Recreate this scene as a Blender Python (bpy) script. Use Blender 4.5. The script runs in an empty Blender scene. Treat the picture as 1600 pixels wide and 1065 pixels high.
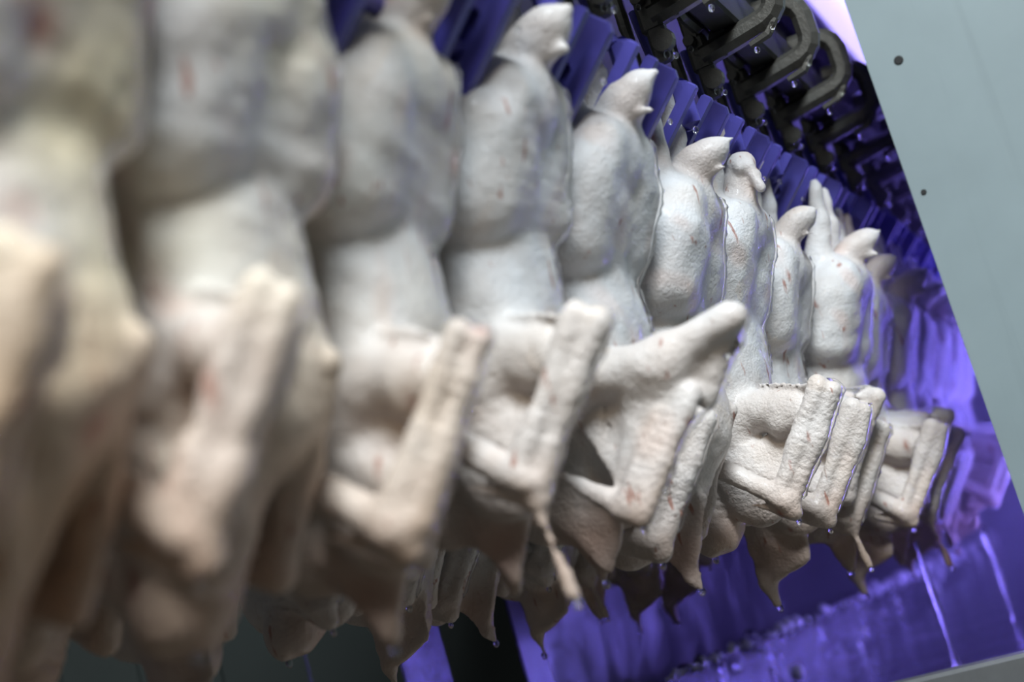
import bpy, math, random
import numpy as np
from mathutils import Vector, Matrix

# ------------------------------------------------------------------ camera, world, lights, exposure
scene = bpy.context.scene
PITCH, ROLL, AZ = math.radians(10.2), math.radians(16.2), math.radians(22.6)
CAM = Vector((0, 0, 1.5))
fwd = Vector((0, math.cos(PITCH), math.sin(PITCH)))
up0 = Vector((0, -math.sin(PITCH), math.cos(PITCH)))
rt0 = Vector((1, 0, 0))
rt = math.cos(ROLL) * rt0 - math.sin(ROLL) * up0
up = math.sin(ROLL) * rt0 + math.cos(ROLL) * up0
LD = Vector((math.sin(AZ), math.cos(AZ), 0))       # direction of travel of the conveyor line
ND = Vector((math.cos(AZ), -math.sin(AZ), 0))      # sideways, towards the camera's side


def W(s, n, z):
    """line frame (along, sideways, height above the lens) to world"""
    return CAM + LD * s + ND * n + Vector((0, 0, z))


cam_data = bpy.data.cameras.new('camera')
cam = bpy.data.objects.new('camera', cam_data)
scene.collection.objects.link(cam)
cam.matrix_world = Matrix(((rt.x, up.x, -fwd.x, CAM.x), (rt.y, up.y, -fwd.y, CAM.y), (rt.z, up.z, -fwd.z, CAM.z), (0, 0, 0, 1)))
cam_data.sensor_width = 36
cam_data.lens = 50
cam_data.clip_start = 0.02
cam_data.dof.use_dof = True
cam_data.dof.focus_distance = (W(1.33, -.33, .2) - CAM).dot(fwd)
cam_data.dof.aperture_fstop = 3.3
scene.camera = cam
scene.cycles.sample_clamp_indirect = 60
scene.cycles.max_bounces = 7
scene.cycles.diffuse_bounces = 2
scene.cycles.adaptive_threshold = .05

world = bpy.data.worlds.new('world')
scene.world = world
world.use_nodes = True
bg = world.node_tree.nodes['Background']
bg.inputs['Color'].default_value = (.80, .90, 1.0, 1)
bg.inputs['Strength'].default_value = .045


def area_light(name, loc, target, sx, sy, power, col):
    d = bpy.data.lights.new(name, 'AREA')
    d.shape = 'RECTANGLE'
    d.size, d.size_y, d.energy, d.color = sx, sy, power, col
    o = bpy.data.objects.new(name, d)
    scene.collection.objects.link(o)
    o.location = loc
    o.rotation_euler = (Vector(target) - Vector(loc)).to_track_quat('-Z', 'Y').to_euler()
    return o


area_light('ceiling_light', (.70, -1.4, 4.4), (.0, .9, 1.75), 1.3, 1.3, 205, (.85, .94, 1.0))
area_light('warm_ceiling_light', (.1, -2.2, 3.4), (-.2, .4, 1.8), .9, .9, 20, (1.0, .84, .62))

scene.view_settings.view_transform = 'Standard'
scene.view_settings.look = 'None'
scene.view_settings.exposure = 0.3
scene.view_settings.gamma = 1.0
scene.view_settings.use_curve_mapping = False

COL = scene.collection
rng = random.Random(7)


# ------------------------------------------------------------------ helpers
def mesh_of(name, verts, faces, smooth=False):
    m = bpy.data.meshes.new(name)
    m.from_pydata([tuple(v) for v in verts], [], faces)
    if smooth:
        m.polygons.foreach_set('use_smooth', [True] * len(m.polygons))
    m.update()
    return m


class MB:
    """collects vertices and faces of one mesh"""
    def __init__(self):
        self.v, self.f = [], []

    def add(self, vs, fs):
        o = len(self.v)
        self.v += [Vector(v) for v in vs]
        self.f += [tuple(i + o for i in f) for f in fs]
        return self

    def box(self, c, d, ch=0.0):
        """box with chamfered vertical outline: centre c, full size d"""
        x, y, z = d[0] / 2, d[1] / 2, d[2] / 2
        if ch <= 0:
            vs = [(c[0] + i * x, c[1] + j * y, c[2] + k * z) for k in (-1, 1) for j in (-1, 1) for i in (-1, 1)]
            fs = [(0, 2, 3, 1), (4, 5, 7, 6), (0, 1, 5, 4), (2, 6, 7, 3), (0, 4, 6, 2), (1, 3, 7, 5)]
            return self.add(vs, fs)
        rings = []
        for k, ins in ((-1, ch), (-1, 0), (1, 0), (1, ch)):
            zz = c[2] + k * (z - (0 if ins else ch))
            a, b = x - ins, y - ins
            rings.append([(c[0] + px, c[1] + py, zz) for px, py in ((-a + ch, -b), (a - ch, -b), (a, -b + ch), (a, b - ch), (a - ch, b), (-a + ch, b), (-a, b - ch), (-a, -b + ch))])
        vs = [p for r in rings for p in r]
        fs = [tuple(reversed(range(8))), tuple(range(24, 32))]
        for r in range(3):
            for i in range(8):
                j = (i + 1) % 8
                fs.append((r * 8 + i, r * 8 + j, r * 8 + 8 + j, r * 8 + 8 + i))
        return self.add(vs, fs)

    def tube(self, path, radii, n=8, flat=1.0, upv=(0, 0, 1)):
        path = [Vector(p) for p in path]
        m = len(path)
        vs, fs = [], []
        for i, p in enumerate(path):
            t = (path[min(i + 1, m - 1)] - path[max(i - 1, 0)]).normalized()
            a = t.cross(Vector(upv))
            if a.length < 1e-3:
                a = t.cross(Vector((1, 0, 0)))
            a.normalize()
            b = t.cross(a)
            r = radii[i] if hasattr(radii, '__len__') else radii
            for k in range(n):
                an = 2 * math.pi * (k + .5) / n
                vs.append(p + a * math.cos(an) * r + b * math.sin(an) * r * flat)
        for i in range(m - 1):
            for k in range(n):
                j = (k + 1) % n
                fs.append((i * n + k, i * n + j, (i + 1) * n + j, (i + 1) * n + k))
        fs.append(tuple(reversed(range(n))))
        fs.append(tuple(range((m - 1) * n, m * n)))
        return self.add(vs, fs)

    def sphere(self, c, r, nu=10, nv=7, sc=(1, 1, 1)):
        vs = [(c[0], c[1], c[2] - r * sc[2])]
        for j in range(1, nv):
            ph = -math.pi / 2 + math.pi * j / nv
            for i in range(nu):
                th = 2 * math.pi * i / nu
                vs.append((c[0] + r * sc[0] * math.cos(ph) * math.cos(th), c[1] + r * sc[1] * math.cos(ph) * math.sin(th), c[2] + r * sc[2] * math.sin(ph)))
        vs.append((c[0], c[1], c[2] + r * sc[2]))
        fs = [(0, 1 + (i + 1) % nu, 1 + i) for i in range(nu)]
        for j in range(nv - 2):
            for i in range(nu):
                a = 1 + j * nu
                fs.append((a + i, a + (i + 1) % nu, a + nu + (i + 1) % nu, a + nu + i))
        a = 1 + (nv - 2) * nu
        last = len(vs) - 1
        fs += [(a + i, a + (i + 1) % nu, last) for i in range(nu)]
        return self.add(vs, fs)

    def prism(self, outer, y0, y1, ch=.0015, hole=None):
        """outline in (x, z) extruded along y with chamfered rims; optional hole outline (same point count)"""
        n = len(outer)
        cx = sum(p[0] for p in outer) / n
        cz = sum(p[1] for p in outer) / n

        def inset(pts, d):
            res = []
            for p in pts:
                v = Vector((p[0] - cx, p[1] - cz))
                L_ = max(v.length, 1e-6)
                v *= (L_ - d) / L_
                res.append((cx + v.x, cz + v.y))
            return res
        ins = inset(outer, ch)
        rings = [[(x, y0, z) for x, z in ins], [(x, y0 + ch, z) for x, z in outer], [(x, y1 - ch, z) for x, z in outer], [(x, y1, z) for x, z in ins]]
        vs = [p for r in rings for p in r]
        fs = []
        for r in range(3):
            for i in range(n):
                j = (i + 1) % n
                fs.append((r * n + i, r * n + j, r * n + n + j, r * n + n + i))
        if hole is None:
            fs.append(tuple(reversed(range(n))))
            fs.append(tuple(range(3 * n, 4 * n)))
        else:
            b = 4 * n
            vs += [(x, y0, z) for x, z in hole] + [(x, y1, z) for x, z in hole]
            for i in range(n):
                j = (i + 1) % n
                fs.append((j, i, b + i, b + j))
                fs.append((3 * n + i, 3 * n + j, b + n + j, b + n + i))
                fs.append((b + j, b + i, b + n + i, b + n + j))
        return self.add(vs, fs)

    def mesh(self, name, smooth=False):
        return mesh_of(name, self.v, self.f, smooth)


def put(name, mesh, mat=None, parent=None, loc=None, rz=None):
    o = bpy.data.objects.new(name, mesh)
    COL.objects.link(o)
    if mat is not None and mesh is not None and len(mesh.materials) == 0:
        mesh.materials.append(mat)
    if parent is not None:
        o.parent = parent
    if loc is not None:
        o.location = loc
    if rz is not None:
        o.rotation_euler = (0, 0, rz)
    return o


def thing(name, label, cat, loc, group=None, rz=-AZ):
    o = put(name, None, None, None, loc, rz)
    tag(o, label, cat, group)
    return o


def tag(o, label, cat, group=None):
    o['label'] = label
    o['category'] = cat
    if group:
        o['group'] = group
    return o


ORD = ['first', 'second', 'third', 'fourth', 'fifth', 'sixth', 'seventh', 'eighth', 'ninth', 'tenth', 'eleventh', 'twelfth', 'thirteenth', 'fourteenth', 'fifteenth', 'sixteenth', 'seventeenth', 'eighteenth']


# ------------------------------------------------------------------ materials
def new_mat(name):
    m = bpy.data.materials.new(name)
    m.use_nodes = True
    nt = m.node_tree
    b = nt.nodes['Principled BSDF']
    return m, nt, b


def N_(nt, typ, **kw):
    n = nt.nodes.new(typ)
    for k, v in kw.items():
        if k in n.inputs:
            n.inputs[k].default_value = v
        else:
            setattr(n, k, v)
    return n


def simple(name, col, rough=.5, metal=0.0, noise=.12, nscale=30, bump=.1, coat=0.0):
    m, nt, b = new_mat(name)
    tc = N_(nt, 'ShaderNodeTexCoord')
    nz = N_(nt, 'ShaderNodeTexNoise', Scale=nscale, Detail=6.0, Roughness=.65)
    nt.links.new(tc.outputs['Object'], nz.inputs['Vector'])
    mix = N_(nt, 'ShaderNodeMix', data_type='RGBA')
    mix.inputs[6].default_value = (*[c * (1 - noise * 2) for c in col], 1)
    mix.inputs[7].default_value = (*[min(1, c * (1 + noise)) for c in col], 1)
    nt.links.new(nz.outputs['Fac'], mix.inputs[0])
    nt.links.new(mix.outputs[2], b.inputs['Base Color'])
    b.inputs['Roughness'].default_value = rough
    b.inputs['Metallic'].default_value = metal
    b.inputs['Coat Weight'].default_value = coat
    b.inputs['Coat Roughness'].default_value = .1
    bp = N_(nt, 'ShaderNodeBump', Strength=bump, Distance=.002)
    nt.links.new(nz.outputs['Fac'], bp.inputs['Height'])
    nt.links.new(bp.outputs['Normal'], b.inputs['Normal'])
    return m


def skin_material():
    m, nt, b = new_mat('plucked_skin')
    lk = nt.links.new
    tc = N_(nt, 'ShaderNodeTexCoord')
    oi = N_(nt, 'ShaderNodeObjectInfo')
    off = N_(nt, 'ShaderNodeVectorMath', operation='SCALE')
    cmb = N_(nt, 'ShaderNodeCombineXYZ', X=3.1, Y=5.7, Z=2.3)
    lk(cmb.outputs[0], off.inputs[0])
    lk(oi.outputs['Random'], off.inputs['Scale'])
    add = N_(nt, 'ShaderNodeVectorMath', operation='ADD')
    lk(tc.outputs['Object'], add.inputs[0])
    lk(off.outputs[0], add.inputs[1])
    P = add.outputs[0]
    att = N_(nt, 'ShaderNodeAttribute', attribute_name='tint')
    fol = N_(nt, 'ShaderNodeAttribute', attribute_name='follicle')
    # soft blotches
    n1 = N_(nt, 'ShaderNodeTexNoise', Scale=22.0, Detail=5.0, Roughness=.6)
    lk(P, n1.inputs['Vector'])
    r1 = N_(nt, 'ShaderNodeValToRGB')
    r1.color_ramp.elements[0].position = .35
    r1.color_ramp.elements[0].color = (.86, .80, .76, 1)
    r1.color_ramp.elements[1].position = .68
    r1.color_ramp.elements[1].color = (1, 1, 1, 1)
    lk(n1.outputs['Fac'], r1.inputs[0])
    mul = N_(nt, 'ShaderNodeMix', data_type='RGBA', blend_type='MULTIPLY')
    mul.inputs[0].default_value = .75
    lk(att.outputs['Color'], mul.inputs[6])
    lk(r1.outputs[0], mul.inputs[7])
    # thin brown-red scratches running down the body
    mp = N_(nt, 'ShaderNodeMapping')
    mp.inputs['Scale'].default_value = (95, 95, 17)
    mp.inputs['Rotation'].default_value = (.25, .2, 0)
    lk(P, mp.inputs['Vector'])
    n2 = N_(nt, 'ShaderNodeTexNoise', Scale=1.0, Detail=3.0, Roughness=.55)
    lk(mp.outputs[0], n2.inputs['Vector'])
    r2 = N_(nt, 'ShaderNodeValToRGB')
    r2.color_ramp.elements[0].position = .655
    r2.color_ramp.elements[0].color = (0, 0, 0, 1)
    r2.color_ramp.elements[1].position = .715
    r2.color_ramp.elements[1].color = (1, 1, 1, 1)
    lk(n2.outputs['Fac'], r2.inputs[0])
    mx2 = N_(nt, 'ShaderNodeMix', data_type='RGBA')
    mx2.inputs[7].default_value = (.32, .10, .055, 1)
    sc2 = N_(nt, 'ShaderNodeMath', operation='MULTIPLY')
    sc2.inputs[1].default_value = .8
    lk(r2.outputs[0], sc2.inputs[0])
    lk(sc2.outputs[0], mx2.inputs[0])
    lk(mul.outputs[2], mx2.inputs[6])
    lk(mx2.outputs[2], b.inputs['Base Color'])
    b.inputs['Roughness'].default_value = .5
    b.inputs['Specular IOR Level'].default_value = .45
    b.inputs['Subsurface Weight'].default_value = 0.0
    b.inputs['Subsurface Radius'].default_value = (.008, .004, .003)
    b.inputs['Subsurface Scale'].default_value = 1.0
    b.inputs['Coat Weight'].default_value = .12
    b.inputs['Coat Roughness'].default_value = .045
    # skin relief: fine wrinkles everywhere, follicle bumps on wings and neck
    n3 = N_(nt, 'ShaderNodeTexNoise', Scale=380.0, Detail=4.0, Roughness=.6)
    lk(P, n3.inputs['Vector'])
    vo = N_(nt, 'ShaderNodeTexVoronoi', Scale=210.0)
    lk(P, vo.inputs['Vector'])
    wr = N_(nt, 'ShaderNodeTexNoise', Scale=70.0, Detail=5.0, Distortion=1.2)
    lk(P, wr.inputs['Vector'])
    inv = N_(nt, 'ShaderNodeMath', operation='MULTIPLY_ADD')
    inv.inputs[1].default_value = -1.0
    inv.inputs[2].default_value = 1.0
    lk(vo.outputs['Distance'], inv.inputs[0])
    fm = N_(nt, 'ShaderNodeMath', operation='MULTIPLY')
    lk(inv.outputs[0], fm.inputs[0])
    lk(fol.outputs['Fac'], fm.inputs[1])
    a1 = N_(nt, 'ShaderNodeMath', operation='MULTIPLY_ADD')
    a1.inputs[1].default_value = 1.3
    lk(n3.outputs['Fac'], a1.inputs[0])
    lk(fm.outputs[0], a1.inputs[2])
    a2 = N_(nt, 'ShaderNodeMath', operation='MULTIPLY_ADD')
    a2.inputs[1].default_value = .7
    lk(wr.outputs['Fac'], a2.inputs[0])
    lk(a1.outputs[0], a2.inputs[2])
    bp = N_(nt, 'ShaderNodeBump', Strength=.5, Distance=.0020)
    lk(a2.outputs[0], bp.inputs['Height'])
    lk(bp.outputs['Normal'], b.inputs['Normal'])
    return m


def water_material(name='water', rough=.03):
    m, nt, b = new_mat(name)
    b.inputs['Base Color'].default_value = (1, 1, 1, 1)
    b.inputs['Roughness'].default_value = rough
    b.inputs['IOR'].default_value = 1.33
    b.inputs['Transmission Weight'].default_value = 1.0
    nz = N_(nt, 'ShaderNodeTexNoise', Scale=300.0)
    bp = N_(nt, 'ShaderNodeBump', Strength=.25, Distance=.001)
    nt.links.new(nz.outputs['Fac'], bp.inputs['Height'])
    nt.links.new(bp.outputs['Normal'], b.inputs['Normal'])
    return m


def emit(name, col, strength):
    m, nt, b = new_mat(name)
    b.inputs['Base Color'].default_value = (.8, .8, .8, 1)
    b.inputs['Emission Color'].default_value = (*col, 1)
    b.inputs['Emission Strength'].default_value = strength
    return m


def wet_steel(name, col, rough, bump, scale, metal=.6):
    m, nt, b = new_mat(name)
    tc = N_(nt, 'ShaderNodeTexCoord')
    mp = N_(nt, 'ShaderNodeMapping')
    mp.inputs['Scale'].default_value = (1, 1, .35)
    nz = N_(nt, 'ShaderNodeTexNoise', Scale=scale, Detail=7.0, Roughness=.6, Distortion=.8)
    nt.links.new(tc.outputs['Object'], mp.inputs['Vector'])
    nt.links.new(mp.outputs[0], nz.inputs['Vector'])
    bp = N_(nt, 'ShaderNodeBump', Strength=bump, Distance=.03)
    nt.links.new(nz.outputs['Fac'], bp.inputs['Height'])
    nt.links.new(bp.outputs['Normal'], b.inputs['Normal'])
    b.inputs['Base Color'].default_value = (*col, 1)
    b.inputs['Roughness'].default_value = rough
    b.inputs['Metallic'].default_value = metal
    return m


def panel_paint():
    m, nt, b = new_mat('grey_green_panel_paint')
    tc = N_(nt, 'ShaderNodeTexCoord')
    mp = N_(nt, 'ShaderNodeMapping')
    mp.inputs['Scale'].default_value = (26, 26, 1.1)
    n1 = N_(nt, 'ShaderNodeTexNoise', Scale=1.0, Detail=5.0, Roughness=.55)
    n2 = N_(nt, 'ShaderNodeTexNoise', Scale=9.0, Detail=4.0)
    nt.links.new(tc.outputs['Object'], mp.inputs['Vector'])
    nt.links.new(mp.outputs[0], n1.inputs['Vector'])
    nt.links.new(tc.outputs['Object'], n2.inputs['Vector'])
    r = N_(nt, 'ShaderNodeValToRGB')
    r.color_ramp.elements[0].position = .30
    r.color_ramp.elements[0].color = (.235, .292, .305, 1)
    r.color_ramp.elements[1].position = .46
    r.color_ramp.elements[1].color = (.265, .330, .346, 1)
    nt.links.new(n1.outputs['Fac'], r.inputs[0])
    mx = N_(nt, 'ShaderNodeMix', data_type='RGBA', blend_type='MULTIPLY')
    mx.inputs[0].default_value = .25
    nt.links.new(r.outputs[0], mx.inputs[6])
    nt.links.new(n2.outputs['Fac'], mx.inputs[7])
    nt.links.new(mx.outputs[2], b.inputs['Base Color'])
    b.inputs['Roughness'].default_value = .5
    bp = N_(nt, 'ShaderNodeBump', Strength=.05, Distance=.002)
    nt.links.new(n1.outputs['Fac'], bp.inputs['Height'])
    nt.links.new(bp.outputs['Normal'], b.inputs['Normal'])
    return m


M = {
    'skin': skin_material(),
    'water': water_material(),
    'trickle': water_material('running_water', .22),
    'blue': simple('blue_violet_plastic', (.075, .068, .36), .38, 0, .10, 60, .12),
    'steel': simple('dark_forged_steel', (.075, .072, .064), .45, .35, .25, 90, .5, .2),
    'rail': simple('shade_black_steel', (.025, .025, .024), .6, .3, .2, 40, .2),  # steel coloured near black where rail and gap get no light
    'panel': panel_paint(),
    'shadepanel': simple('shade_dark_panel_paint', (.030, .036, .034), .55, 0, .08, 12, .05),  # shade on this side of the cabinet face put into its colour
    'white': simple('off_white_paint', (.62, .63, .62), .5, 0, .05, 20, .05),
    'inner': wet_steel('wet_stainless_wall', (.19, .19, .21), .20, .9, 7, .75),
    'tray': wet_steel('wet_tray_steel', (.15, .15, .17), .14, .2, 7, .6),
    'sill': simple('brushed_steel', (.30, .31, .32), .4, .7, .1, 50, .1),
    'hole': simple('dark_hole', (.02, .02, .02), .8),
    'lamp': emit('violet_lamp', (.16, .12, 1.0), 13),
    'side': emit('upright_violet_lamp', (.22, .17, 1.0), 36),
    'low': emit('added_low_lamp', (.24, .19, 1.0), 62),
    'foam': simple('white_foam', (.85, .85, .88), .25, 0, .04, 60, .1, .6),
    'diff': emit('violet_lamp_diffuser', (.42, .36, 1.0), 1.6),
    'refl': simple('white_lamp_reflector', (.85, .85, .85), .4, 0, .03, 20, .02),
    'cap': simple('lamp_cap_grey', (.3, .3, .32), .4, .5),
    'floor': simple('grey_concrete', (.07, .068, .06), .6, 0, .2, 5, .2),
    'wall': simple('pale_hall_paint', (.5, .52, .52), .6, 0, .05, 5, .05),
}

# ------------------------------------------------------------------ the room shell
fl = put('floor', MB().box((0, 0, -.05), (12, 20, .1)).mesh('floor'), M['floor'], None, (1, 4, 0), -AZ)
fl['kind'] = 'structure'
wl = put('wall_back', MB().box((0, 0, 1.9), (9, .1, 3.8)).mesh('wall_back'), M['wall'], None, W(9.2, 0, 0) - Vector((0, 0, 1.5)), -AZ)
wl['kind'] = 'structure'

# ------------------------------------------------------------------ the spray cabinet (built in line coordinates, origin on the floor under s=1.65)
SF = 1.65                    # front face of the cabinet
ZB = 1.5                     # lens height above the floor
cab = thing('spray_cabinet', 'grey-green steel cabinet glowing violet inside, swallowing the duck line', 'cabinet', W(SF, 0, -ZB))


def cabbox(name, n0, n1, s0, s1, z0, z1, mat, ch=0.0, parent=cab):
    mb = MB().box(((n0 + n1) / 2, (s0 + s1) / 2 - SF, (z0 + z1) / 2 + ZB), (n1 - n0, s1 - s0, z1 - z0), ch)
    return put(name, mb.mesh(name), mat, parent)


S1 = 7.6
TF = -.262                    # tray floor
fp = cabbox('front_panel', -.163, 1.35, SF - .004, SF + .004, -.19, 1.25, M['panel'])
# screw holes in the big panel
hm = None
for (x, y) in ((-.128, .470), (-.150, .316)):
    mb = MB()
    ring = [(.0055 * math.cos(a * math.pi / 6), .0055 * math.sin(a * math.pi / 6)) for a in range(12)]
    mb.prism(ring, -.0055, -.0035, .001)
    o = put('screw_hole', mb.mesh('screw_hole') if hm is None else hm, M['hole'], fp, (x, 0, y + ZB))
    if hm is not None:
        o.scale = (.6, 1, .6)
    hm = o.data
cabbox('panel_flange', -.163, -.160, SF + .004, SF + .03, -.19, 1.25, M['panel'])
cabbox('header_panel', -1.75, -.163, SF - .004, SF + .004, .80, 1.25, M['shadepanel'])
cabbox('jamb_panel', -.895, -.795, SF - .004, SF + .004, -1.4, .80, M['shadepanel'])
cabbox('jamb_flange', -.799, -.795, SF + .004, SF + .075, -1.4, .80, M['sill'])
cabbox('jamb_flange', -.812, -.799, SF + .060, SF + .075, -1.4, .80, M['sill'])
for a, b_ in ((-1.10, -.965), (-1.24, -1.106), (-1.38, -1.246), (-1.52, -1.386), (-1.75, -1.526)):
    cabbox('front_strip', a, b_, SF - .004, SF + .004, -1.4, .80, M['shadepanel'])
cabbox('backing_panel', -1.75, -1.13, SF + .03, SF + .035, -1.4, .80, M['rail'])
cabbox('tray_floor', -1.12, 1.35, SF + .02, S1, TF - .006, TF, M['tray'])
cabbox('tray_wall', -1.13, -1.12, SF + .06, S1, -.42, 1.25, M['inner'])
gp = MB()
gp.add([(-.653, 1.70 - SF, TF + ZB), (-.647, 1.70 - SF, TF + ZB), (-.647, 5.5 - SF, TF + ZB), (-.653, 5.5 - SF, TF + ZB),
        (-.653, 1.70 - SF, -.140 + ZB), (-.647, 1.70 - SF, -.140 + ZB), (-.647, 5.5 - SF, -.250 + ZB), (-.653, 5.5 - SF, -.250 + ZB)],
       [(3, 2, 1, 0), (4, 5, 6, 7), (0, 1, 5, 4), (1, 2, 6, 5), (2, 3, 7, 6), (3, 0, 4, 7)])
put('gutter_plate', gp.mesh('gutter_plate'), M['tray'], cab)
cabbox('outer_wall', 1.33, 1.35, SF, S1, -.42, 1.25, M['inner'])
cabbox('roof_panel', -1.75, 1.35, SF, S1, 1.25, 1.27, M['inner'])
cabbox('end_panel', -1.12, 1.33, S1 - .02, S1, TF, 1.25, M['inner'])
cabbox('sill', -.795, 1.35, SF - .012, SF + .02, -.232, -.198, M['sill'], .004)
cabbox('lower_panel', -.795, 1.35, SF + .0, SF + .008, -1.4, -.232, M['white'])
for n0 in (-1.74, -.80, 1.29):
    for s0 in (SF + .1, S1 - .08):
        cabbox('leg', n0, n0 + .05, s0, s0 + .05, -ZB, -1.38, M['sill'], .003)

# lamps under the cabinet roof, parallel to the line
tube_mesh = cap_mesh = fix_mesh = None
for i, (n, z, s0, lab) in enumerate(((-.255, .90, 2.05, 'violet tube lamp right above the duck line'), (-.10, .90, 2.05, 'violet tube lamp partly behind the edge of the grey-green panel'),
                                     (-.255, .90, 4.9, 'violet tube lamp above the line deep in the cabinet'))):
    t = thing('tube_lamp', lab, 'lamp', W(s0, n, z), 'violet tube lamps in the cabinet')
    if tube_mesh is None:
        tube_mesh = MB().tube([(0, .04, 0), (0, 2.3, 0)], .006, 12).mesh('tube', True)
        cap_mesh = MB().tube([(0, 0, 0), (0, .04, 0)], .010, 12).mesh('end_cap')
        fix_mesh = MB().box((0, 1.17, .035), (.15, 2.4, .02), .004).mesh('reflector')
        dif_mesh = MB().box((0, 1.17, .022), (.13, 2.36, .004)).mesh('diffuser')
    put('tube', tube_mesh, M['lamp'], t)
    put('end_cap', cap_mesh, M['cap'], t)
    put('end_cap', cap_mesh, M['cap'], t, (0, 2.3, 0))
    put('reflector', fix_mesh, M['refl'], t)
    put('diffuser', dif_mesh, M['diff'], t)

side_tube = MB().tube([(0, 0, .03), (0, 0, .72)], .005, 12, 1, (0, 1, 0)).mesh('tube', True)
side_cap = MB().tube([(0, 0, 0), (0, 0, .03)], .016, 12, 1, (0, 1, 0)).mesh('end_cap')
side_post = MB().box((.04, 0, .335), (.03, .05, .83), .004).mesh('post')
for s0, lab in ((2.6, 'nearest upright violet tube lamp behind the grey-green panel'), (3.3, 'middle upright violet tube lamp behind the grey-green panel'), (4.1, 'farthest upright violet tube lamp behind the grey-green panel')):
    t = thing('upright_lamp', lab, 'lamp', W(s0, -.06, -.155), 'upright violet lamps in the cabinet')
    put('tube', side_tube, M['side'], t)
    put('end_cap', side_cap, M['cap'], t)
    put('end_cap', side_cap, M['cap'], t, (0, 0, .72))
    put('post', side_post, M['cap'], t)

t = thing('tray_fill_lamp', 'added violet tube lamp, unseen behind the grey-green panel, lighting the tray', 'lamp', W(2.2, -.12, -.13))  # added unseen tube that brightens the beads and the wet tray
put('tube', MB().tube([(0, .03, 0), (0, 2.6, 0)], .006, 12).mesh('tube', True), M['low'], t)
for y in (0, 2.6):
    put('end_cap', MB().tube([(0, 0, 0), (0, .03, 0)], .010, 12).mesh('end_cap'), M['cap'], t, (0, y, 0))
for y in (.1, 1.3, 2.5):
    put('bracket', MB().box((.012, y, -.062), (.012, .02, .14), .002).mesh('bracket'), M['cap'], t)

# ------------------------------------------------------------------ overhead rail and an added black sheet behind it
rail = put('overhead_rail', MB().box((0, 1.9, 0), (.030, 3.9, .05), .003).box((0, 1.9, .045), (.012, 3.9, .06)).box((0, 1.9, .08), (.05, 3.9, .012)).mesh('overhead_rail'), M['rail'], None, W(.25, -.255, .52), -AZ)
tag(rail, 'black steel rail the chain trolleys ride on, upper right', 'rail')
blackout = put('blackout_sheet', MB().box((0, 1.75, 0), (.008, 3.6, .42)).box((.02, 1.75, .20), (.04, 3.6, .012)).mesh('blackout_sheet'), M['rail'], None, W(.25, -.395, .60), -AZ)  # added sheet: turns the unlit gap black and blocks the lamps
tag(blackout, 'added black sheet darkening the gap behind the chain trolleys', 'plate')


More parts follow.
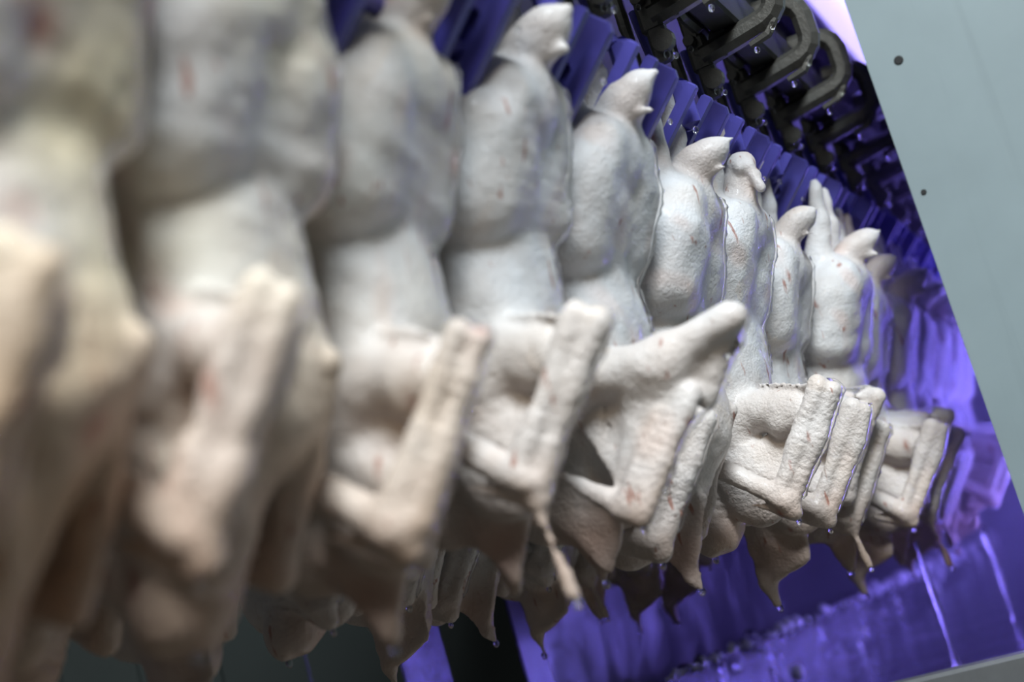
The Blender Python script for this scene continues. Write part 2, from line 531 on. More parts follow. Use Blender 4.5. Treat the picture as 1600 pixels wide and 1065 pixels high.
# ------------------------------------------------------------------ ducks: one continuous skin each, polygonised from a distance field
class Field:
    def __init__(self, lo, hi, h):
        self.lo, self.h = np.array(lo), h
        self.n = np.ceil((np.array(hi) - self.lo) / h).astype(int) + 1
        self.ax = [self.lo[i] + h * np.arange(self.n[i]) for i in range(3)]
        self.d = np.full(self.n, .03, np.float32)

    def sub(self, lo, hi, pad):
        sl, g = [], []
        for i in range(3):
            a = max(0, int((lo[i] - pad - self.lo[i]) / self.h))
            b = min(self.n[i], int((hi[i] + pad - self.lo[i]) / self.h) + 2)
            sl.append(slice(a, max(a, b)))
            g.append(self.ax[i][a:max(a, b)].astype(np.float32))
        return tuple(sl), (g[0][:, None, None], g[1][None, :, None], g[2][None, None, :])

    def blend(self, sl, e, k):
        d = self.d[sl]
        if k <= 0:
            self.d[sl] = np.minimum(d, e)
            return
        hh = np.clip(k - np.abs(d - e), 0, None) / k
        self.d[sl] = np.minimum(d, e) - hh * hh * k * .25

    def cone(self, a, b, r1, r2, k=.01, rip=0.0, ripn=10, flat=None):
        a, b = np.array(a, float), np.array(b, float)
        R = max(r1, r2)
        sl, (x, y, z) = self.sub(np.minimum(a, b) - R, np.maximum(a, b) + R, k + .012)
        ab = b - a
        px, py, pz = x - a[0], y - a[1], z - a[2]
        t = np.clip((px * ab[0] + py * ab[1] + pz * ab[2]) / (ab @ ab), 0, 1)
        r = r1 + (r2 - r1) * t
        if rip:
            r = r + rip * np.sin(t * ripn * 2 * np.pi)
        qx, qy, qz = px - ab[0] * t, py - ab[1] * t, pz - ab[2] * t
        if flat is not None:            # flatten along one direction by a factor
            f, fac = np.array(flat[0], float), flat[1]
            f = f / np.linalg.norm(f)
            dd = (qx * f[0] + qy * f[1] + qz * f[2]) * (1 / fac - 1)
            qx, qy, qz = qx + dd * f[0], qy + dd * f[1], qz + dd * f[2]
        e = np.sqrt(qx * qx + qy * qy + qz * qz) - r
        if flat is not None:
            e = e * (.5 + .5 * flat[1])
        self.blend(sl, e, k)

    def ell(self, c, r, k=.01, rot=None):
        c, r = np.array(c, float), np.array(r, float)
        R = r.max()
        sl, (x, y, z) = self.sub(c - R, c + R, k + .012)
        p = [x - c[0] + 0 * y + 0 * z, y - c[1] + 0 * x + 0 * z, z - c[2] + 0 * x + 0 * y]
        if rot is not None:
            Rm = np.array(rot)            # rows are the ellipsoid's axes
            p = [Rm[i][0] * p[0] + Rm[i][1] * p[1] + Rm[i][2] * p[2] for i in range(3)]
        k0 = np.sqrt(sum((p[i] / r[i]) ** 2 for i in range(3)))
        k1 = np.sqrt(sum((p[i] / r[i] ** 2) ** 2 for i in range(3))) + 1e-6
        self.blend(sl, k0 * (k0 - 1) / k1, k)

    def rbox(self, c, b, r, k=.01, rot=None):
        c, b = np.array(c, float), np.array(b, float)
        R = b.max() * 1.4 + r
        sl, (x, y, z) = self.sub(c - R, c + R, k + .012)
        p = [x - c[0] + 0 * y + 0 * z, y - c[1] + 0 * x + 0 * z, z - c[2] + 0 * x + 0 * y]
        if rot is not None:
            p = [rot[i][0] * p[0] + rot[i][1] * p[1] + rot[i][2] * p[2] for i in range(3)]
        q = [np.abs(p[i]) - b[i] for i in range(3)]
        e = np.sqrt(sum(np.maximum(v, 0) ** 2 for v in q)) + np.minimum(np.maximum(np.maximum(q[0], q[1]), q[2]), 0) - r
        self.blend(sl, e.astype(np.float32), k)

    def tri(self, a, b, c, r, k=.006):
        a, b, c = [np.array(v, float) for v in (a, b, c)]
        sl, (x, y, z) = self.sub(np.minimum(np.minimum(a, b), c) - r, np.maximum(np.maximum(a, b), c) + r, k + .008)
        P = np.stack(np.broadcast_arrays(x, y, z), -1).astype(float)
        ba, cb, ac = b - a, c - b, a - c
        pa, pb, pc = P - a, P - b, P - c
        nor = np.cross(ba, ac)
        ins = np.sign(pa @ np.cross(ba, nor)) + np.sign(pb @ np.cross(cb, nor)) + np.sign(pc @ np.cross(ac, nor)) < 2

        def seg(e, p):
            t = np.clip((p @ e) / (e @ e), 0, 1)
            q = p - t[..., None] * e
            return (q * q).sum(-1)
        de = np.minimum(np.minimum(seg(ba, pa), seg(cb, pb)), seg(ac, pc))
        dp = (pa @ nor) ** 2 / (nor @ nor)
        self.blend(sl, (np.sqrt(np.where(ins, de, dp)) - r).astype(np.float32), k)

    def carve(self, c, r, k=.006):
        c, r = np.array(c, float), np.array(r, float)
        R = r.max()
        sl, (x, y, z) = self.sub(c - R, c + R, k + .01)
        p = [x - c[0], y - c[1], z - c[2]]
        k0 = np.sqrt(sum((p[i] / r[i]) ** 2 for i in range(3)))
        k1 = np.sqrt(sum((p[i] / r[i] ** 2) ** 2 for i in range(3))) + 1e-6
        e = -(k0 * (k0 - 1) / k1)
        d = self.d[sl]
        hh = np.clip(k - np.abs(d - e), 0, None) / k
        self.d[sl] = np.maximum(d, e) + hh * hh * k * .25

    def noise(self, r, octs):
        x, y, z = self.ax[0].astype(np.float32)[:, None, None], self.ax[1].astype(np.float32)[None, :, None], self.ax[2].astype(np.float32)[None, None, :]
        near = np.abs(self.d) < .012
        idx = np.nonzero(near)
        X, Y, Z = self.ax[0][idx[0]], self.ax[1][idx[1]], self.ax[2][idx[2]]
        acc = np.zeros(len(X))
        for wl_, amp, cnt in octs:
            for _ in range(cnt):
                v = np.array([r.gauss(0, 1) for _ in range(3)])
                v = v / np.linalg.norm(v) * 2 * np.pi / (wl_ * r.uniform(.7, 1.4))
                acc += amp / cnt ** .5 * np.sin(X * v[0] + Y * v[1] + Z * v[2] + r.uniform(0, 6.28) + 1.3 * np.sin(X * v[1] * .6 + Z * v[0] * .6))
        self.d[idx] += acc.astype(np.float32)

    def polygonise(self):
        d = self.d
        ins = d < 0
        c = ins[:-1, :-1, :-1].astype(np.int8)
        cnt = np.zeros_like(c)
        for i in (0, 1):
            for j in (0, 1):
                for k in (0, 1):
                    cnt += ins[i:i + c.shape[0], j:j + c.shape[1], k:k + c.shape[2]]
        act = (cnt > 0) & (cnt < 8)
        idx = np.full(act.shape, -1, np.int64)
        cells = np.argwhere(act)
        idx[act] = np.arange(len(cells))
        acc = np.zeros((len(cells), 3))
        num = np.zeros(len(cells))
        corners = [(i, j, k) for i in (0, 1) for j in (0, 1) for k in (0, 1)]
        val = {q: d[cells[:, 0] + q[0], cells[:, 1] + q[1], cells[:, 2] + q[2]] for q in corners}
        for q in corners:
            for ax in range(3):
                if q[ax] == 0:
                    q2 = list(q)
                    q2[ax] = 1
                    a, b = val[q], val[tuple(q2)]
                    cr = (a < 0) != (b < 0)
                    t = np.where(cr, a / np.where(a == b, 1, a - b), 0)
                    p = np.tile(np.array(q, float), (len(cells), 1))
                    p[:, ax] = t
                    acc[cr] += p[cr]
                    num[cr] += 1
        V = self.lo + self.h * (cells + acc / num[:, None])
        faces = []
        for ax in range(3):
            o1, o2 = [(1, 2), (2, 0), (0, 1)][ax]
            sl0 = [slice(None)] * 3
            sl1 = [slice(None)] * 3
            sl0[ax] = slice(0, -1)
            sl1[ax] = slice(1, None)
            cr = ins[tuple(sl0)] != ins[tuple(sl1)]
            e = np.argwhere(cr)
            e = e[(e[:, o1] > 0) & (e[:, o2] > 0) & (e[:, o1] < d.shape[o1] - 1) & (e[:, o2] < d.shape[o2] - 1)]
            flip = ins[e[:, 0], e[:, 1], e[:, 2]]

            def at(a_, b_):
                q = e.copy()
                q[:, o1] += a_
                q[:, o2] += b_
                return idx[q[:, 0], q[:, 1], q[:, 2]]
            quad = np.stack([at(-1, -1), at(0, -1), at(0, 0), at(-1, 0)], 1)
            quad[~flip] = quad[~flip][:, ::-1]
            faces.append(quad)
        return V, np.concatenate(faces)


def unit(v):
    v = np.array(v, float)
    return v / np.linalg.norm(v)


def wing_folded(F, r, sg, q):
    """half-folded drooping wing on the side sg (-1: towards the lens); q holds small offsets"""
    du, dz, sp = q.get('du', 0), q.get('dz', 0), q.get('sp', 0)

    def P(u, l, z):
        return (u + du, sg * (l + sp), z + dz)
    S, E_ = P(-.105, .030, -.218), P(-.036, .054, -.236)
    R, B, T = P(.000, .084, -.226), P(-.064, .096, -.314), P(-.122, .090, -.264)
    F.cone(S, E_, .024, .021, .010)
    F.cone(P(-.050, .052, -.240), P(-.030, .058, -.242), .020, .018, .006)
    for e, rr, ll in ((-.0062, .0088, .0), (.0066, .0080, -.004)):       # the two ridges of the forearm
        F.cone((R[0] + e * .79, R[1] + sg * ll, R[2] - e * .61), (B[0] + e * .79, B[1] + sg * ll, B[2] - e * .61), rr, rr * 1.15, .0035, .0006, 15)
    F.cone(B, T, .0118, .0100, .004, .0004, 10)
    F.cone(P(-.062, .092, -.325), P(-.108, .090, -.306), .0095, .0028, .003, .0003, 6)
    F.tri(P(-.078, .040, -.196), R, P(-.034, .056, -.222), .0024, .004)
    F.tri(P(-.034, .046, -.228), P(-.004, .062, -.236), P(-.062, .064, -.306), .0040, .004)
    F.tri(P(-.036, .044, -.245), P(-.062, .060, -.305), P(-.11, .050, -.262), .0040, .004)
    F.ell(P(-.104, .038, -.290), (.034, .021, .044), .012)
    if q.get('long', 0):
        F.cone(B, P(-.058, .088, -.345 - q['long']), .0050, .0030, .004)


def wing_spread(F, r, sg, q):
    """arm stretched sideways with the skin web hanging under it"""
    du, dz = q.get('du', 0), q.get('dz', 0)

    def P(u, l, z):
        return (u + du, sg * (l + q.get('sp', 0)), z + dz)
    S, E_, R = P(-.115, .05, -.215), P(-.012, .082, -.232), P(.050, .080, -.217)
    F.cone(S, E_, .022, .017, .012)
    F.cone(E_, R, .016, .013, .008)
    F.ell(P(-.008, .082, -.234), (.019, .018, .018), .01)
    F.tri(E_, R, P(.010, .070, -.272), .0032, .008)
    F.tri(R, P(.048, .072, -.236), P(.010, .070, -.272), .0030, .006)
    F.cone(P(-.024, .066, -.255), P(-.062, .078, -.325), .024, .012, .014, .0004, 9)
    for e, rr in ((-.006, .0085), (.007, .0078)):
        F.cone(P(-.002 + e * .79, .082, -.256 - e * .61), P(-.060 + e * .79, .096, -.330 - e * .61), rr, rr * 1.1, .0035, .0006, 13)
    F.cone(P(-.060, .094, -.330), P(-.108, .082, -.290), .009, .007, .004, .0004, 8)
    F.tri(E_, P(-.09, .055, -.26), P(-.058, .088, -.32), .004, .010)


def duck_field(seed, h, near='folded', far='folded', tail='point', neck='flap', q=None, qf=None, leglen=.055):
    r = random.Random(seed)
    q, qf = q or {}, dict(qf or {})
    qf['sp'] = -.046
    qf.setdefault('du', -.058)
    F = Field((-.222, -.150, -.440), (.085, .150, .120), h)
    # trunk, breast and shoulders
    F.cone((-.090, 0, -.090), (-.112, 0, -.215), .050, .058, .02)
    F.ell((-.118, 0, -.184), (.068, .064, .076), .02)
    F.ell((-.104, 0, -.240), (.054, .062, .040), .02)
    for yy in (-.029, 0, .029):
        F.cone((-.076, yy, -.10), (-.084, yy, -.225), .030, .027, .02)                      # broad back
    F.rbox((-.086, 0, -.076), (.033, .034, .024), .034, .006, [unit((1, 0, -.4)), (0, 1, 0), unit((.4, 0, 1))])                             # pelvis
    for yy in (-.030, 0, .030):
        F.cone((-.100, yy, -.054), (-.028, yy, -.047), .030, .028, .014)                      # flat top around the vent
    for sg in (-1, 1):
        j = lambda a: r.uniform(-a, a)
        ax1 = unit((.42 + j(.06), 0, 1))
        rot = [np.cross((0, 1, 0), ax1), (0, 1, 0), ax1]
        F.rbox((-.085 + j(.003), sg * (.040 + j(.002)), -.077 + j(.003)), (.034, .006, .024), .034, .007, rot)   # thigh
        F.ell((-.079, sg * .030, -.078), (.058, .050, .050), .012)
        F.cone((-.045, sg * .034, -.030), (-.026, sg * .031, leglen * .55), .021, .010, .012, 0, 1, ((0, 1, 0), .75))
        F.cone((-.026, sg * .031, leglen * .5), (-.018, sg * .030, leglen + .02), .010, .0055, .006, 0, 1, ((0, 1, 0), .8))
    # tail
    if tail == 'point':
        dv = unit((.90 + r.uniform(-.08, .08), r.uniform(-.12, .12), .30 + r.uniform(-.10, .10)))
        c = np.array((-.001, 0, -.010))
        a2 = np.cross(dv, (0, 1, 0))
        F.ell(c + dv * .004, (.0260, .0175, .0160), .006, [dv, (0, 1, 0), a2])
        F.cone(c + dv * .016, c + dv * .035, .0085, .0026, .006)
        F.cone((-.010, 0, -.018), (-.034, 0, -.045), .016, .032, .014)
        F.cone((.004, -.004, -.024), (.021, -.006, -.027), .0035, .0024, .004)              # vent
    else:
        F.cone((-.006, 0, .004), (-.028, 0, -.040), .014, .024, .010)
        F.ell((-.002, -.002, .014), (.015, .014, .014), .004)
        for i in range(7):
            a = i * 2.4
            F.ell((-.004 + .011 * math.cos(a), -.006 + .009 * math.sin(a), -.004 + .012 * math.sin(a * 1.7)), (.006, .006, .007), .003)
        F.cone((.006, -.012, -.004), (.010, -.014, -.02), .005, .004, .004)
        F.carve((-.002, -.017, -.010), (.006, .006, .010))
    # neck and loose neck skin
    if neck == 'flap':
        F.cone((-.110, 0, -.255), (-.128, -.005, -.315), .040, .024, .02, .0008, 8)
        F.cone((-.128, -.005, -.315), (-.120 + r.uniform(-.01, .01), -.015, -.372), .024, .0035, .012, .0006, 6, ((0, 1, 0), .6))
        F.tri((-.155, -.02, -.29), (-.085, -.02, -.30), (-.118, -.022, -.368), .0032, .012)
    elif neck == 'stub':
        F.cone((-.115, 0, -.255), (-.132, -.02, -.325), .038, .026, .018, .0012, 9)
        F.ell((-.134, -.03, -.335), (.022, .020, .020), .008)
        F.carve((-.130, -.036, -.362), (.014, .014, .012))
    else:
        F.cone((-.110, 0, -.255), (-.120, -.01, -.335), .042, .026, .02, .0008, 9)
        F.tri((-.160, -.01, -.27), (-.080, -.02, -.28), (-.145, -.02, -.375), .0034, .012)
        F.tri((-.080, -.02, -.28), (-.145, -.02, -.375), (-.092, -.028, -.360), .0034, .010)
        F.cone((-.145, -.02, -.36), (-.140, -.02, -.398), .005, .0028, .008)
    (wing_folded if near == 'folded' else wing_spread)(F, r, -1, q)
    (wing_folded if far == 'folded' else wing_spread)(F, r, 1, qf)
    F.noise(r, ((.09, .0016, 5), (.035, .0008, 6), (.014, .0003, 6)))
    return F


def duck_mesh(name, seed, h=.0034, warm=0.0, spots=6, **kw):
    F = duck_field(seed, h, **kw)
    V, Q = F.polygonise()
    r = random.Random(seed + 50)
    me = bpy.data.meshes.new(name)
    me.vertices.add(len(V))
    me.vertices.foreach_set('co', V.astype(np.float32).ravel())
    me.loops.add(len(Q) * 4)
    me.loops.foreach_set('vertex_index', Q.astype(np.int32).ravel())
    me.polygons.add(len(Q))
    me.polygons.foreach_set('loop_start', np.arange(0, len(Q) * 4, 4, dtype=np.int32))
    me.polygons.foreach_set('use_smooth', np.ones(len(Q), bool))
    me.update(calc_edges=True)
    # skin colour: pale, yellower patches, pink bruises; shade and bounce painted low down
    x, y, z = V[:, 0], V[:, 1], V[:, 2]

    def wob(wl_, cnt=5):
        a = np.zeros(len(V))
        for _ in range(cnt):
            v = unit([r.gauss(0, 1) for _ in range(3)]) * 2 * np.pi / (wl_ * r.uniform(.7, 1.4))
            a += np.sin(x * v[0] + y * v[1] + z * v[2] + r.uniform(0, 6.28))
        return a / cnt ** .5
    base = np.tile(np.array((.70, .71, .73)), (len(V), 1))

    def mixc(col, f):
        nonlocal base
        f = np.clip(f, 0, 1)[:, None]
        base = base * (1 - f) + np.array(col) * f
    mixc((.76, .66, .56), .35 * (wob(.08) > .2) * np.clip(wob(.08), 0, 1) + warm * .55)
    mixc((.80, .70, .46), warm * np.clip(.5 + .6 * wob(.10), 0, 1) * .8)
    mixc((.72, .50, .42), np.clip(wob(.05) - .75, 0, 1) * (.35 + .5 * warm))
    wing = np.clip((-.19 - z) / .03, 0, 1)
    mixc((.70, .56, .45), wing * .38)
    mixc((.52, .36, .27), np.clip((-.285 - z) / .05, 0, 1) * .62)  # bloody neck brown, with the shade of the undersides painted in
    mixc((.66, .52, .44), np.exp(-((x - .0) ** 2 + y ** 2 + (z + .012) ** 2) / .022 ** 2) * .75)
    mixc((.48, .26, .16), np.exp(-((x + .008) ** 2 + y ** 2 + (z + .026) ** 2) / .010 ** 2) * .8)
    mixc((.62, .36, .28), np.exp(-((x + .125) ** 2 + (y + .01) ** 2 + (z + .34) ** 2) / .028 ** 2) * .6)
    mixc((.62, .37, .22), warm * np.clip((-.20 - z) / .10, 0, 1) * .75)  # warm bounce light painted as orange on the lower skin
    if warm > .2:
        for _ in range(5):
            i = r.randrange(len(V))
            dv = V - V[i]
            mixc((.40, .09, .05), np.exp(-(dv ** 2).sum(1) / r.uniform(.007, .013) ** 2) * .75)
    for _ in range(spots):
        i = r.randrange(len(V))
        rr = r.uniform(.003, .0055) * (1.5 if warm > .2 else 1)
        dv = (V - V[i]) * np.array((1.6, 1.6, .6))
        mixc((.36, .10, .05), np.exp(-(dv ** 2).sum(1) / rr ** 2) * .8)
    at = me.attributes.new('tint', 'FLOAT_COLOR', 'POINT')
    at.data.foreach_set('color', np.c_[base, np.ones(len(V))].astype(np.float32).ravel())
    fo = me.attributes.new('follicle', 'FLOAT', 'POINT')
    fo.data.foreach_set('value', (.35 + .25 * np.clip((-.21 - z) / .04, 0, 1)).astype(np.float32))
    me.materials.append(M['skin'])
    return me, V


def trickle_mesh(V, seed, lmin, lmax, z0, z1):
    """beaded water running down the outermost edge of the skin between two side positions"""
    r = random.Random(seed)
    pts, rad = [], []
    for z in np.arange(z0, z1, -.0035):
        m = (np.abs(V[:, 2] - z) < .004) & (V[:, 1] > lmin) & (V[:, 1] < lmax)
        if not m.any():
            if len(pts) > 3:
                break
            continue
        c = V[m]
        i = (c[:, 0] * .97 + c[:, 1] * .22).argmax()
        pts.append(Vector(c[i]) + Vector((.0010, .0002, 0)))
        rad.append(.0013 + (.0018 * r.random() if r.random() < .4 else .0004 * r.random()))
    if len(pts) < 4:
        return None
    for _ in range(2):
        pts = [pts[0]] + [(pts[i - 1] + pts[i] * 2 + pts[i + 1]) / 4 for i in range(1, len(pts) - 1)] + [pts[-1]]
    rad[0] = rad[-1] = .0004
    return MB().tube(pts, rad, 6, 1, (0, 1, 0)).mesh('water_trickle', True)


drop_mesh = MB().sphere((0, 0, 0), 1, 10, 8, (1, 1, 1.25)).mesh('water_drop', True)
drop_mesh.materials.append(M['water'])

VAR = {}


def variant(key, **kw):
    if key not in VAR:
        me, V = duck_mesh('duck_carcass', **kw)
        low = V[V[:, 2].argmin()]
        wl_ = V[(V[:, 1] < -.06)]
        wlow = wl_[wl_[:, 2].argmin()]
        tr = [t for t in (trickle_mesh(V, kw['seed'], -.05, .05, -.035, -.20), trickle_mesh(V, kw['seed'] + 1, -.12, -.05, -.222, -.330)) if t]
        for t in tr:
            t.materials.append(M['trickle'])
        VAR[key] = (me, tr, low, wlow)
    return VAR[key]


K = {
    'w1': dict(seed=1, warm=.95, spots=10, near='folded', neck='flap', q=dict(du=.006)),
    'w2': dict(seed=2, warm=.5, spots=10, near='folded', neck='stub', q=dict(dz=.006)),
    'w3': dict(seed=3, warm=.25, spots=12, near='folded', neck='flap', q=dict(du=.012, dz=-.004)),
    'a': dict(seed=4, warm=.06, spots=5, near='folded', neck='flap', q=dict(du=.006, dz=.002, long=.045)),
    'b': dict(seed=5, warm=.0, spots=6, near='spread', neck='flap'),
    'c': dict(seed=6, warm=.0, spots=4, near='folded', neck='flap', q=dict(du=-.050, dz=-.010)),
    'd': dict(seed=7, warm=.0, spots=6, near='folded', tail='stump', neck='stub', q=dict(du=.022, dz=-.006), h=.0030),
    'e': dict(seed=8, warm=.05, spots=6, near='folded', neck='ragged', q=dict(du=.020, dz=-.002), qf=dict(du=.016, dz=.016)),
    'f': dict(seed=9, warm=.08, spots=4, near='folded', neck='flap', q=dict(du=-.028, long=.025)),
    'g': dict(seed=10, warm=.03, spots=5, near='folded', neck='ragged', q=dict(du=-.005, dz=.005)),
}
# along, sideways, height of the tail; variant; label
FRONT = [
    (.43, -.305, .375, 'w1', 'yellowish plucked duck hanging nearest, blurred at the left edge'),
    (.59, -.310, .375, 'w2', 'blurred pinkish plucked duck, second from the left in the front row'),
    (.75, -.312, .372, 'w3', 'blurred plucked duck with a red scratch, third from left in front row'),
    (.91, -.298, .384, 'a', 'pale plucked duck with tail nub at the top edge, fourth in front row'),
    (1.07, -.293, .371, 'b', 'plucked duck with one wing stretched out sideways over its neighbour'),
    (1.23, -.285, .345, 'c', 'plucked duck hanging directly before the one with a knobbly tail stump'),
    (1.39, -.280, .345, 'd', 'sharp plucked duck with a knobbly white tail stump and brown scratches'),
    (1.55, -.284, .323, 'e', 'plucked duck mostly hidden behind the one with the knobbly tail stump'),
    (1.71, -.250, .305, 'f', 'plucked duck with a plump tail and brown bruise, second past the stump-tailed duck'),
    (1.87, -.259, .293, 'e', 'plucked duck at the cabinet mouth, third past the stump-tailed duck'),
    (2.03, -.249, .284, 'a', 'hazy plucked duck inside the cabinet, fourth past the stump-tailed duck'),
    (2.19, -.250, .280, 'g', 'hazy violet-lit plucked duck, fifth past the stump-tailed duck'),
    (2.35, -.250, .276, 'f', 'hazy violet-lit plucked duck, sixth past the stump-tailed duck'),
    (2.51, -.250, .272, 'c', 'hazy violet-lit plucked duck, seventh past the stump-tailed duck'),
    (2.67, -.250, .270, 'e', 'hazy violet-lit plucked duck deepest in the cabinet'),
]


def place_duck(s, n, z, key, label, group, rz=0.0, trick=True):
    me, tr, low, wlow = variant(key, **K[key])
    o = put('duck_carcass', me, None, None, W(s, n, z), -AZ + rz)
    tag(o, label, 'duck', group)
    if trick:
        for t in tr:
            put('water_trickle', t, None, o)
        for p, rr in ((low, .0035), (wlow, .0028)):
            d = put('water_drop', drop_mesh, None, o, Vector(p) + Vector((0, 0, -.002)))
            d.scale = (rr, rr, rr)
    return o


for s, n, z, key, lab in FRONT:
    place_duck(s, n, z, key, lab, 'plucked ducks in the front row')
rear_keys = ['g', 'w2', 'g', 'd', 'g', 'c', 'g', 'f', 'g', 'e']
for i, kx in enumerate(rear_keys):
    s = .56 + .16 * i
    place_duck(s, -.56, .385 - .05 * max(0, s - .6), kx, 'dark plucked duck in the shaded rear row, %s from the left' % ORD[i], 'plucked ducks in the rear row', rz=rng.uniform(-.15, .15))

# ------------------------------------------------------------------ shackles
ang = math.radians(46)
ex, ez = (math.sin(ang), math.cos(ang))         # along the leaning bar (sideways, up)
px, pz = (math.cos(ang), -math.sin(ang))        # across it


def bar_outline(w, top, bot, nseg=4):
    """rounded leaning bar in (x, z)"""
    pts = []
    for t, e in ((bot, -w / 2), (bot, w / 2), (top, w / 2), (top, -w / 2)):
        pts.append((ex * t + px * e, ez * t + pz * e))
    res = []
    c = .18
    for i in range(4):
        p, q_, o = Vector(pts[i]), Vector(pts[i - 1]), Vector(pts[(i + 1) % 4])
        res.append(tuple(p + (q_ - p).normalized() * c * w))
        res.append(tuple(p + (o - p).normalized() * c * w))
    return res


def slot_outline(e0, w, top, bot):
    pts = []
    seq = [(bot, -w / 2 + e0), (bot - .002, e0), (bot, w / 2 + e0), (bot + .3 * (top - bot), w / 2 + e0), (top - .004, w / 2 + e0), (top, e0), (top - .004, -w / 2 + e0), (bot + .3 * (top - bot), -w / 2 + e0)]
    return [(ex * t + px * e, ez * t + pz * e) for t, e in seq]


wide = bar_outline(.031, .052, -.060)
wide_hole = slot_outline(-.006, .011, .012, -.038)
# rotate the hole outline so that it matches the outer outline's start corner
plate_mesh = MB().prism(wide, -.0045, .0045, .0018, [wide_hole[(i + 0) % 8] for i in range(8)]).mesh('slotted_plate')
back_mesh = MB().prism([(x * .94, z * .94) for x, z in wide], .0050, .0075, .001).mesh('back_plate')
bar_mesh = MB().prism(bar_outline(.011, .050, -.060), -.0045, .0045, .0015).mesh('bar')
hang = MB()
hang.box((.018, .105, .030), (.020, .014, .05), .005)
hang.tube([(.014, .105, .05), (.004, .106, .075), (0, .106, .11), (-.002, .106, .135)], [.009, .0075, .0065, .006], 8, .8)
hang.box((-.02, .06, -.005), (.012, .125, .012), .003)
hang_mesh = hang.mesh('hanger')
for mm in (plate_mesh, back_mesh, bar_mesh, hang_mesh):
    mm.materials.append(M['blue'])


def path_off(s):
    """the bends of the front line: sideways and height of the shackles"""
    n = np.interp(s, [0, 1.5, 1.8, 2.1, 4], [-.310, -.310, -.300, -.285, -.285])
    z = np.interp(s, [0, 1.6, 1.9, 2.3, 4], [.370, .370, .363, .350, .340])
    return float(n), float(z)


def make_shackle(s, n, z, label, group):
    t = thing('shackle', label, 'shackle', W(s, n, z), group)
    put('slotted_plate', plate_mesh, None, t)
    put('back_plate', back_mesh, None, t)
    put('bar', bar_mesh, None, t, (.002, .078, .002))
    put('bar', bar_mesh, None, t, (.002, .124, .000))
    put('hanger', hang_mesh, None, t)
    for p, rr in (((.022, .100, .002), .0028), ((.026, .0, -.012), .0022)):
        d = put('water_drop', drop_mesh, None, t, p)
        d.scale = (rr, rr, rr)
    return t


# ------------------------------------------------------------------ chain trolleys
arm = MB()
prof = [(.0, .018), (.045, .024), (.072, .028), (.084, .040), (.086, .06), (.085, .077), (.077, .089), (.060, .094), (.035, .095)]
prof = [(.0, .016), (.03, .020), (.055, .024), (.068, .026), (.077, .030), (.083, .036), (.086, .045), (.086, .058), (.086, .070), (.083, .080), (.077, .087), (.068, .091), (.055, .093), (.035, .094)]
arm.tube([(x, 0, z) for x, z in prof], [.0125] * 14, 8, 1.0, (0, 1, 0))
arm.tube([(.050, -.004, .006), (.070, -.004, .010), (.082, -.004, .022)], [.004, .005, .004], 6)
arm_mesh = arm.mesh('yoke_arm')
body = MB()
body.box((0, 0, -.012), (.018, .015, .035), .003).box((-.002, .001, .020), (.022, .017, .040), .004).box((-.004, .001, .062), (.017, .015, .055), .003)
body.tube([(.006, -.010, -.014), (.006, -.0165, -.014)], [.0115, .0105], 12)
body.tube([(-.006, -.008, .034), (-.006, -.015, .034)], [.007, .006], 10)
body.box((.017, -.002, .012), (.022, .010, .010), .003)
body_mesh = body.mesh('trolley_body')
roll_mesh = MB().tube([(.022, -.006, .028), (.022, .010, .028)], .010, 12).mesh('roller')
spike_mesh = MB().tube([(-.030, .01, .055), (-.030, .01, .020), (-.026, .01, -.028)], [.006, .006, .0018], 8).mesh('guide_pin')
for mm in (arm_mesh, body_mesh, roll_mesh, spike_mesh):
    mm.materials.append(M['steel'])


def make_trolley(s, n, z, label, group):
    t = thing('chain_trolley', label, 'trolley', W(s, n, z), group)
    put('trolley_body', body_mesh, None, t)
    put('yoke_arm', arm_mesh, None, t)
    put('roller', roll_mesh, None, t)
    put('guide_pin', spike_mesh, None, t)
    for p, rr in (((.006, -.014, -.028), .0032), ((.024, -.006, .014), .0034), ((.055, -.004, -.001), .0030), ((.012, -.008, -.030), .0026), ((.078, -.010, .014), .0034), ((-.006, -.015, .024), .0028)):
        d = put('water_drop', drop_mesh, None, t, p)
        d.scale = (rr, rr, rr)
    return t


link = MB()
link.tube([(0, 0, 0), (0, .02, .006), (0, .068, .006), (0, .088, 0)], [.004, .006, .006, .004], 6)
link.tube([(0, 0, 0), (0, .02, -.006), (0, .068, -.006), (0, .088, 0)], [.004, .006, .006, .004], 6)
link_mesh = link.mesh('chain_link')
link_mesh.materials.append(M['steel'])

NS = 17
chain = thing('conveyor_chain', 'dark steel conveyor chain joining the front trolleys, upper right', 'chain', W(.36, -.292, .478))
for i in range(NS):
    s = .36 + .16 * i
    n, z = path_off(s)
    make_shackle(s, n, z, 'blue plastic shackle holding the front-row duck, %s from the left' % ORD[i], 'blue shackles of the front row')
    make_trolley(s + .068, -.287 + (n + .310), .462 + (z - .370), 'dark steel yoke trolley above the front ducks, %s from the left' % ORD[i], 'chain trolleys of the front row')
    for b_ in (0, .08):
        put('chain_link', link_mesh, None, chain, (n + .310 + .012, .16 * i + .06 + b_, .030 + (z - .370)))
chain2 = thing('conveyor_chain', 'dark steel conveyor chain over the shaded rear row of ducks', 'chain', W(.49, -.552, .478))
for i in range(10):
    s = .49 + .16 * i
    make_shackle(s, -.568, .395, 'blue plastic shackle of the shaded rear row, %s from the left' % ORD[i], 'blue shackles of the rear row')
    make_trolley(s + .068, -.553, .472, 'steel yoke trolley above the rear ducks, %s from the left' % ORD[i], 'chain trolleys of the rear row')
    for b_ in (0, .08):
        put('chain_link', link_mesh, None, chain2, (.012, .16 * i + .06 + b_, .030))
rail2 = put('overhead_rail', rail.data, None, None, W(.25, -.520, .53), -AZ)
tag(rail2, 'black steel rail over the shaded rear row of ducks', 'rail')

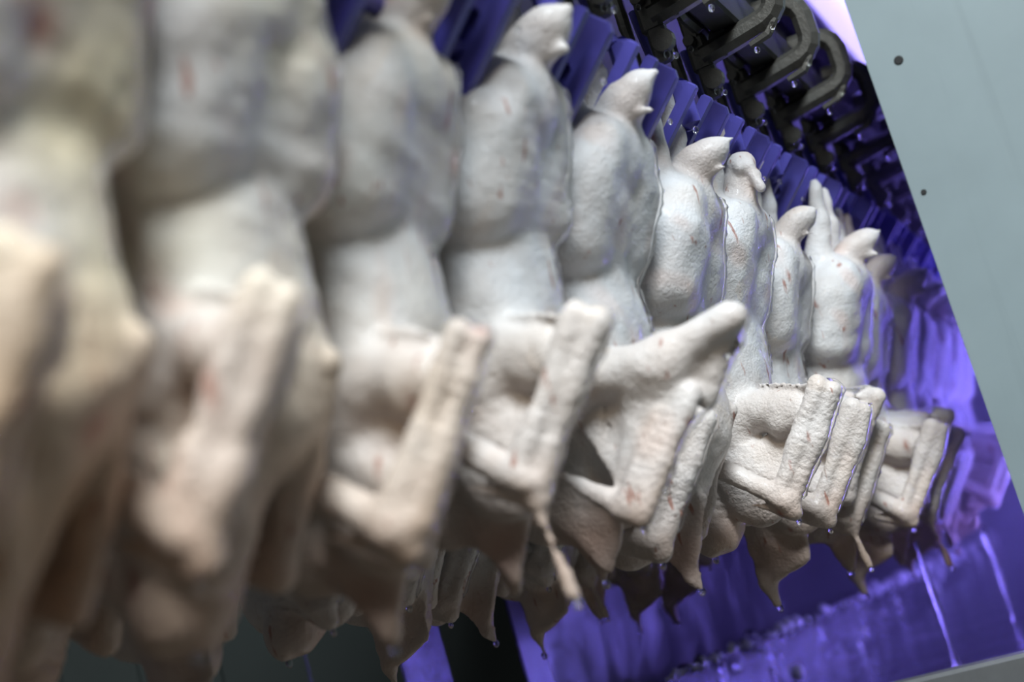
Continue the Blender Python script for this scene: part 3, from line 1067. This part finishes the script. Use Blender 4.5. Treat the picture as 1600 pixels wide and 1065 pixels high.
# ------------------------------------------------------------------ water in the tray
r = random.Random(21)
def edge_z(q):
    return -.140 + (q - 1.70) / 3.8 * -.110


for nm, cnt, mt, lab in (('splash_beads', 260, 'water', 'clear beads of splashing water along the gutter edge'), ('foam_flecks', 300, 'foam', 'bright flecks of foam along the gutter edge')):
    fo = MB()
    for i in range(cnt):
        s = 1.75 + 3.6 * r.random() ** 1.4
        rr = (r.uniform(.0025, .006) if r.random() < .75 else r.uniform(.006, .012)) * (.8 + .25 * (s - 1.72))
        g = r.random()
        if g < .55:
            n, zz = -.650 + r.gauss(0, .004), edge_z(s) + rr * .3
        elif g < .66:
            n, zz = -.650 + .003 + rr * .4, edge_z(s) - abs(r.gauss(0, .03))
        else:
            n, zz = -.650 - abs(r.gauss(0, .12)), TF + rr * .4
        zz = max(zz, TF + rr * .4)
        fo.sphere((n, s - SF, zz), rr, 8, 6, (1, 1, r.uniform(.8, 2.0)))
    spl = put(nm, fo.mesh(nm, True), M[mt], None, W(SF, 0, 0), -AZ)
    tag(spl, lab, 'water')
    spl['kind'] = 'stuff'

jet_spots = [(1.95, -.643), (2.2, -.642), (2.55, -.643), (2.9, -.642), (3.3, -.643), (3.8, -.642), (2.1, -.36), (2.6, -.33)]
jet_spots.sort(key=lambda q: (W(q[0], q[1], -.1) - CAM).dot(rt) / (W(q[0], q[1], -.1) - CAM).dot(fwd))
for i, (s, n) in enumerate(jet_spots):
    hgt = (edge_z(s) - TF) * r.uniform(.7, 1.0) if n < -.45 else r.uniform(.12, .2)
    path = [(r.gauss(0, .001), r.gauss(0, .001), -k * hgt / 9) for k in range(10)]
    rad = [.0018 + .0045 * r.random() for _ in path]
    o = put('water_dribble', MB().tube(path, rad, 8, 1, (0, 1, 0)).mesh('water_dribble', True), M['water'], None, W(s, n, edge_z(s) if n < -.45 else TF + hgt), -AZ)
    tag(o, 'string of running water over the violet tray, %s from the left' % ORD[i], 'water', 'strings of falling water')

# ------------------------------------------------------------------ spray mist hanging in the cabinet
mm, nt, b = new_mat('spray_mist')
nt.nodes.remove(b)
vs = N_(nt, 'ShaderNodeVolumeScatter', Density=.15, Anisotropy=.2)
vs.inputs['Color'].default_value = (.9, .9, 1.0, 1)
nt.links.new(vs.outputs[0], nt.nodes['Material Output'].inputs['Volume'])
mist = put('spray_mist', MB().box((.105, 2.8, .5), (2.4, 5.55, 1.4)).mesh('spray_mist'), mm, None, W(1.93, 0, TF + .01), -AZ)
mist.data.transform(Matrix.Translation((0, 0, .2)))
tag(mist, 'thin violet-lit spray mist filling the inside of the cabinet', 'mist')
mist['kind'] = 'stuff'
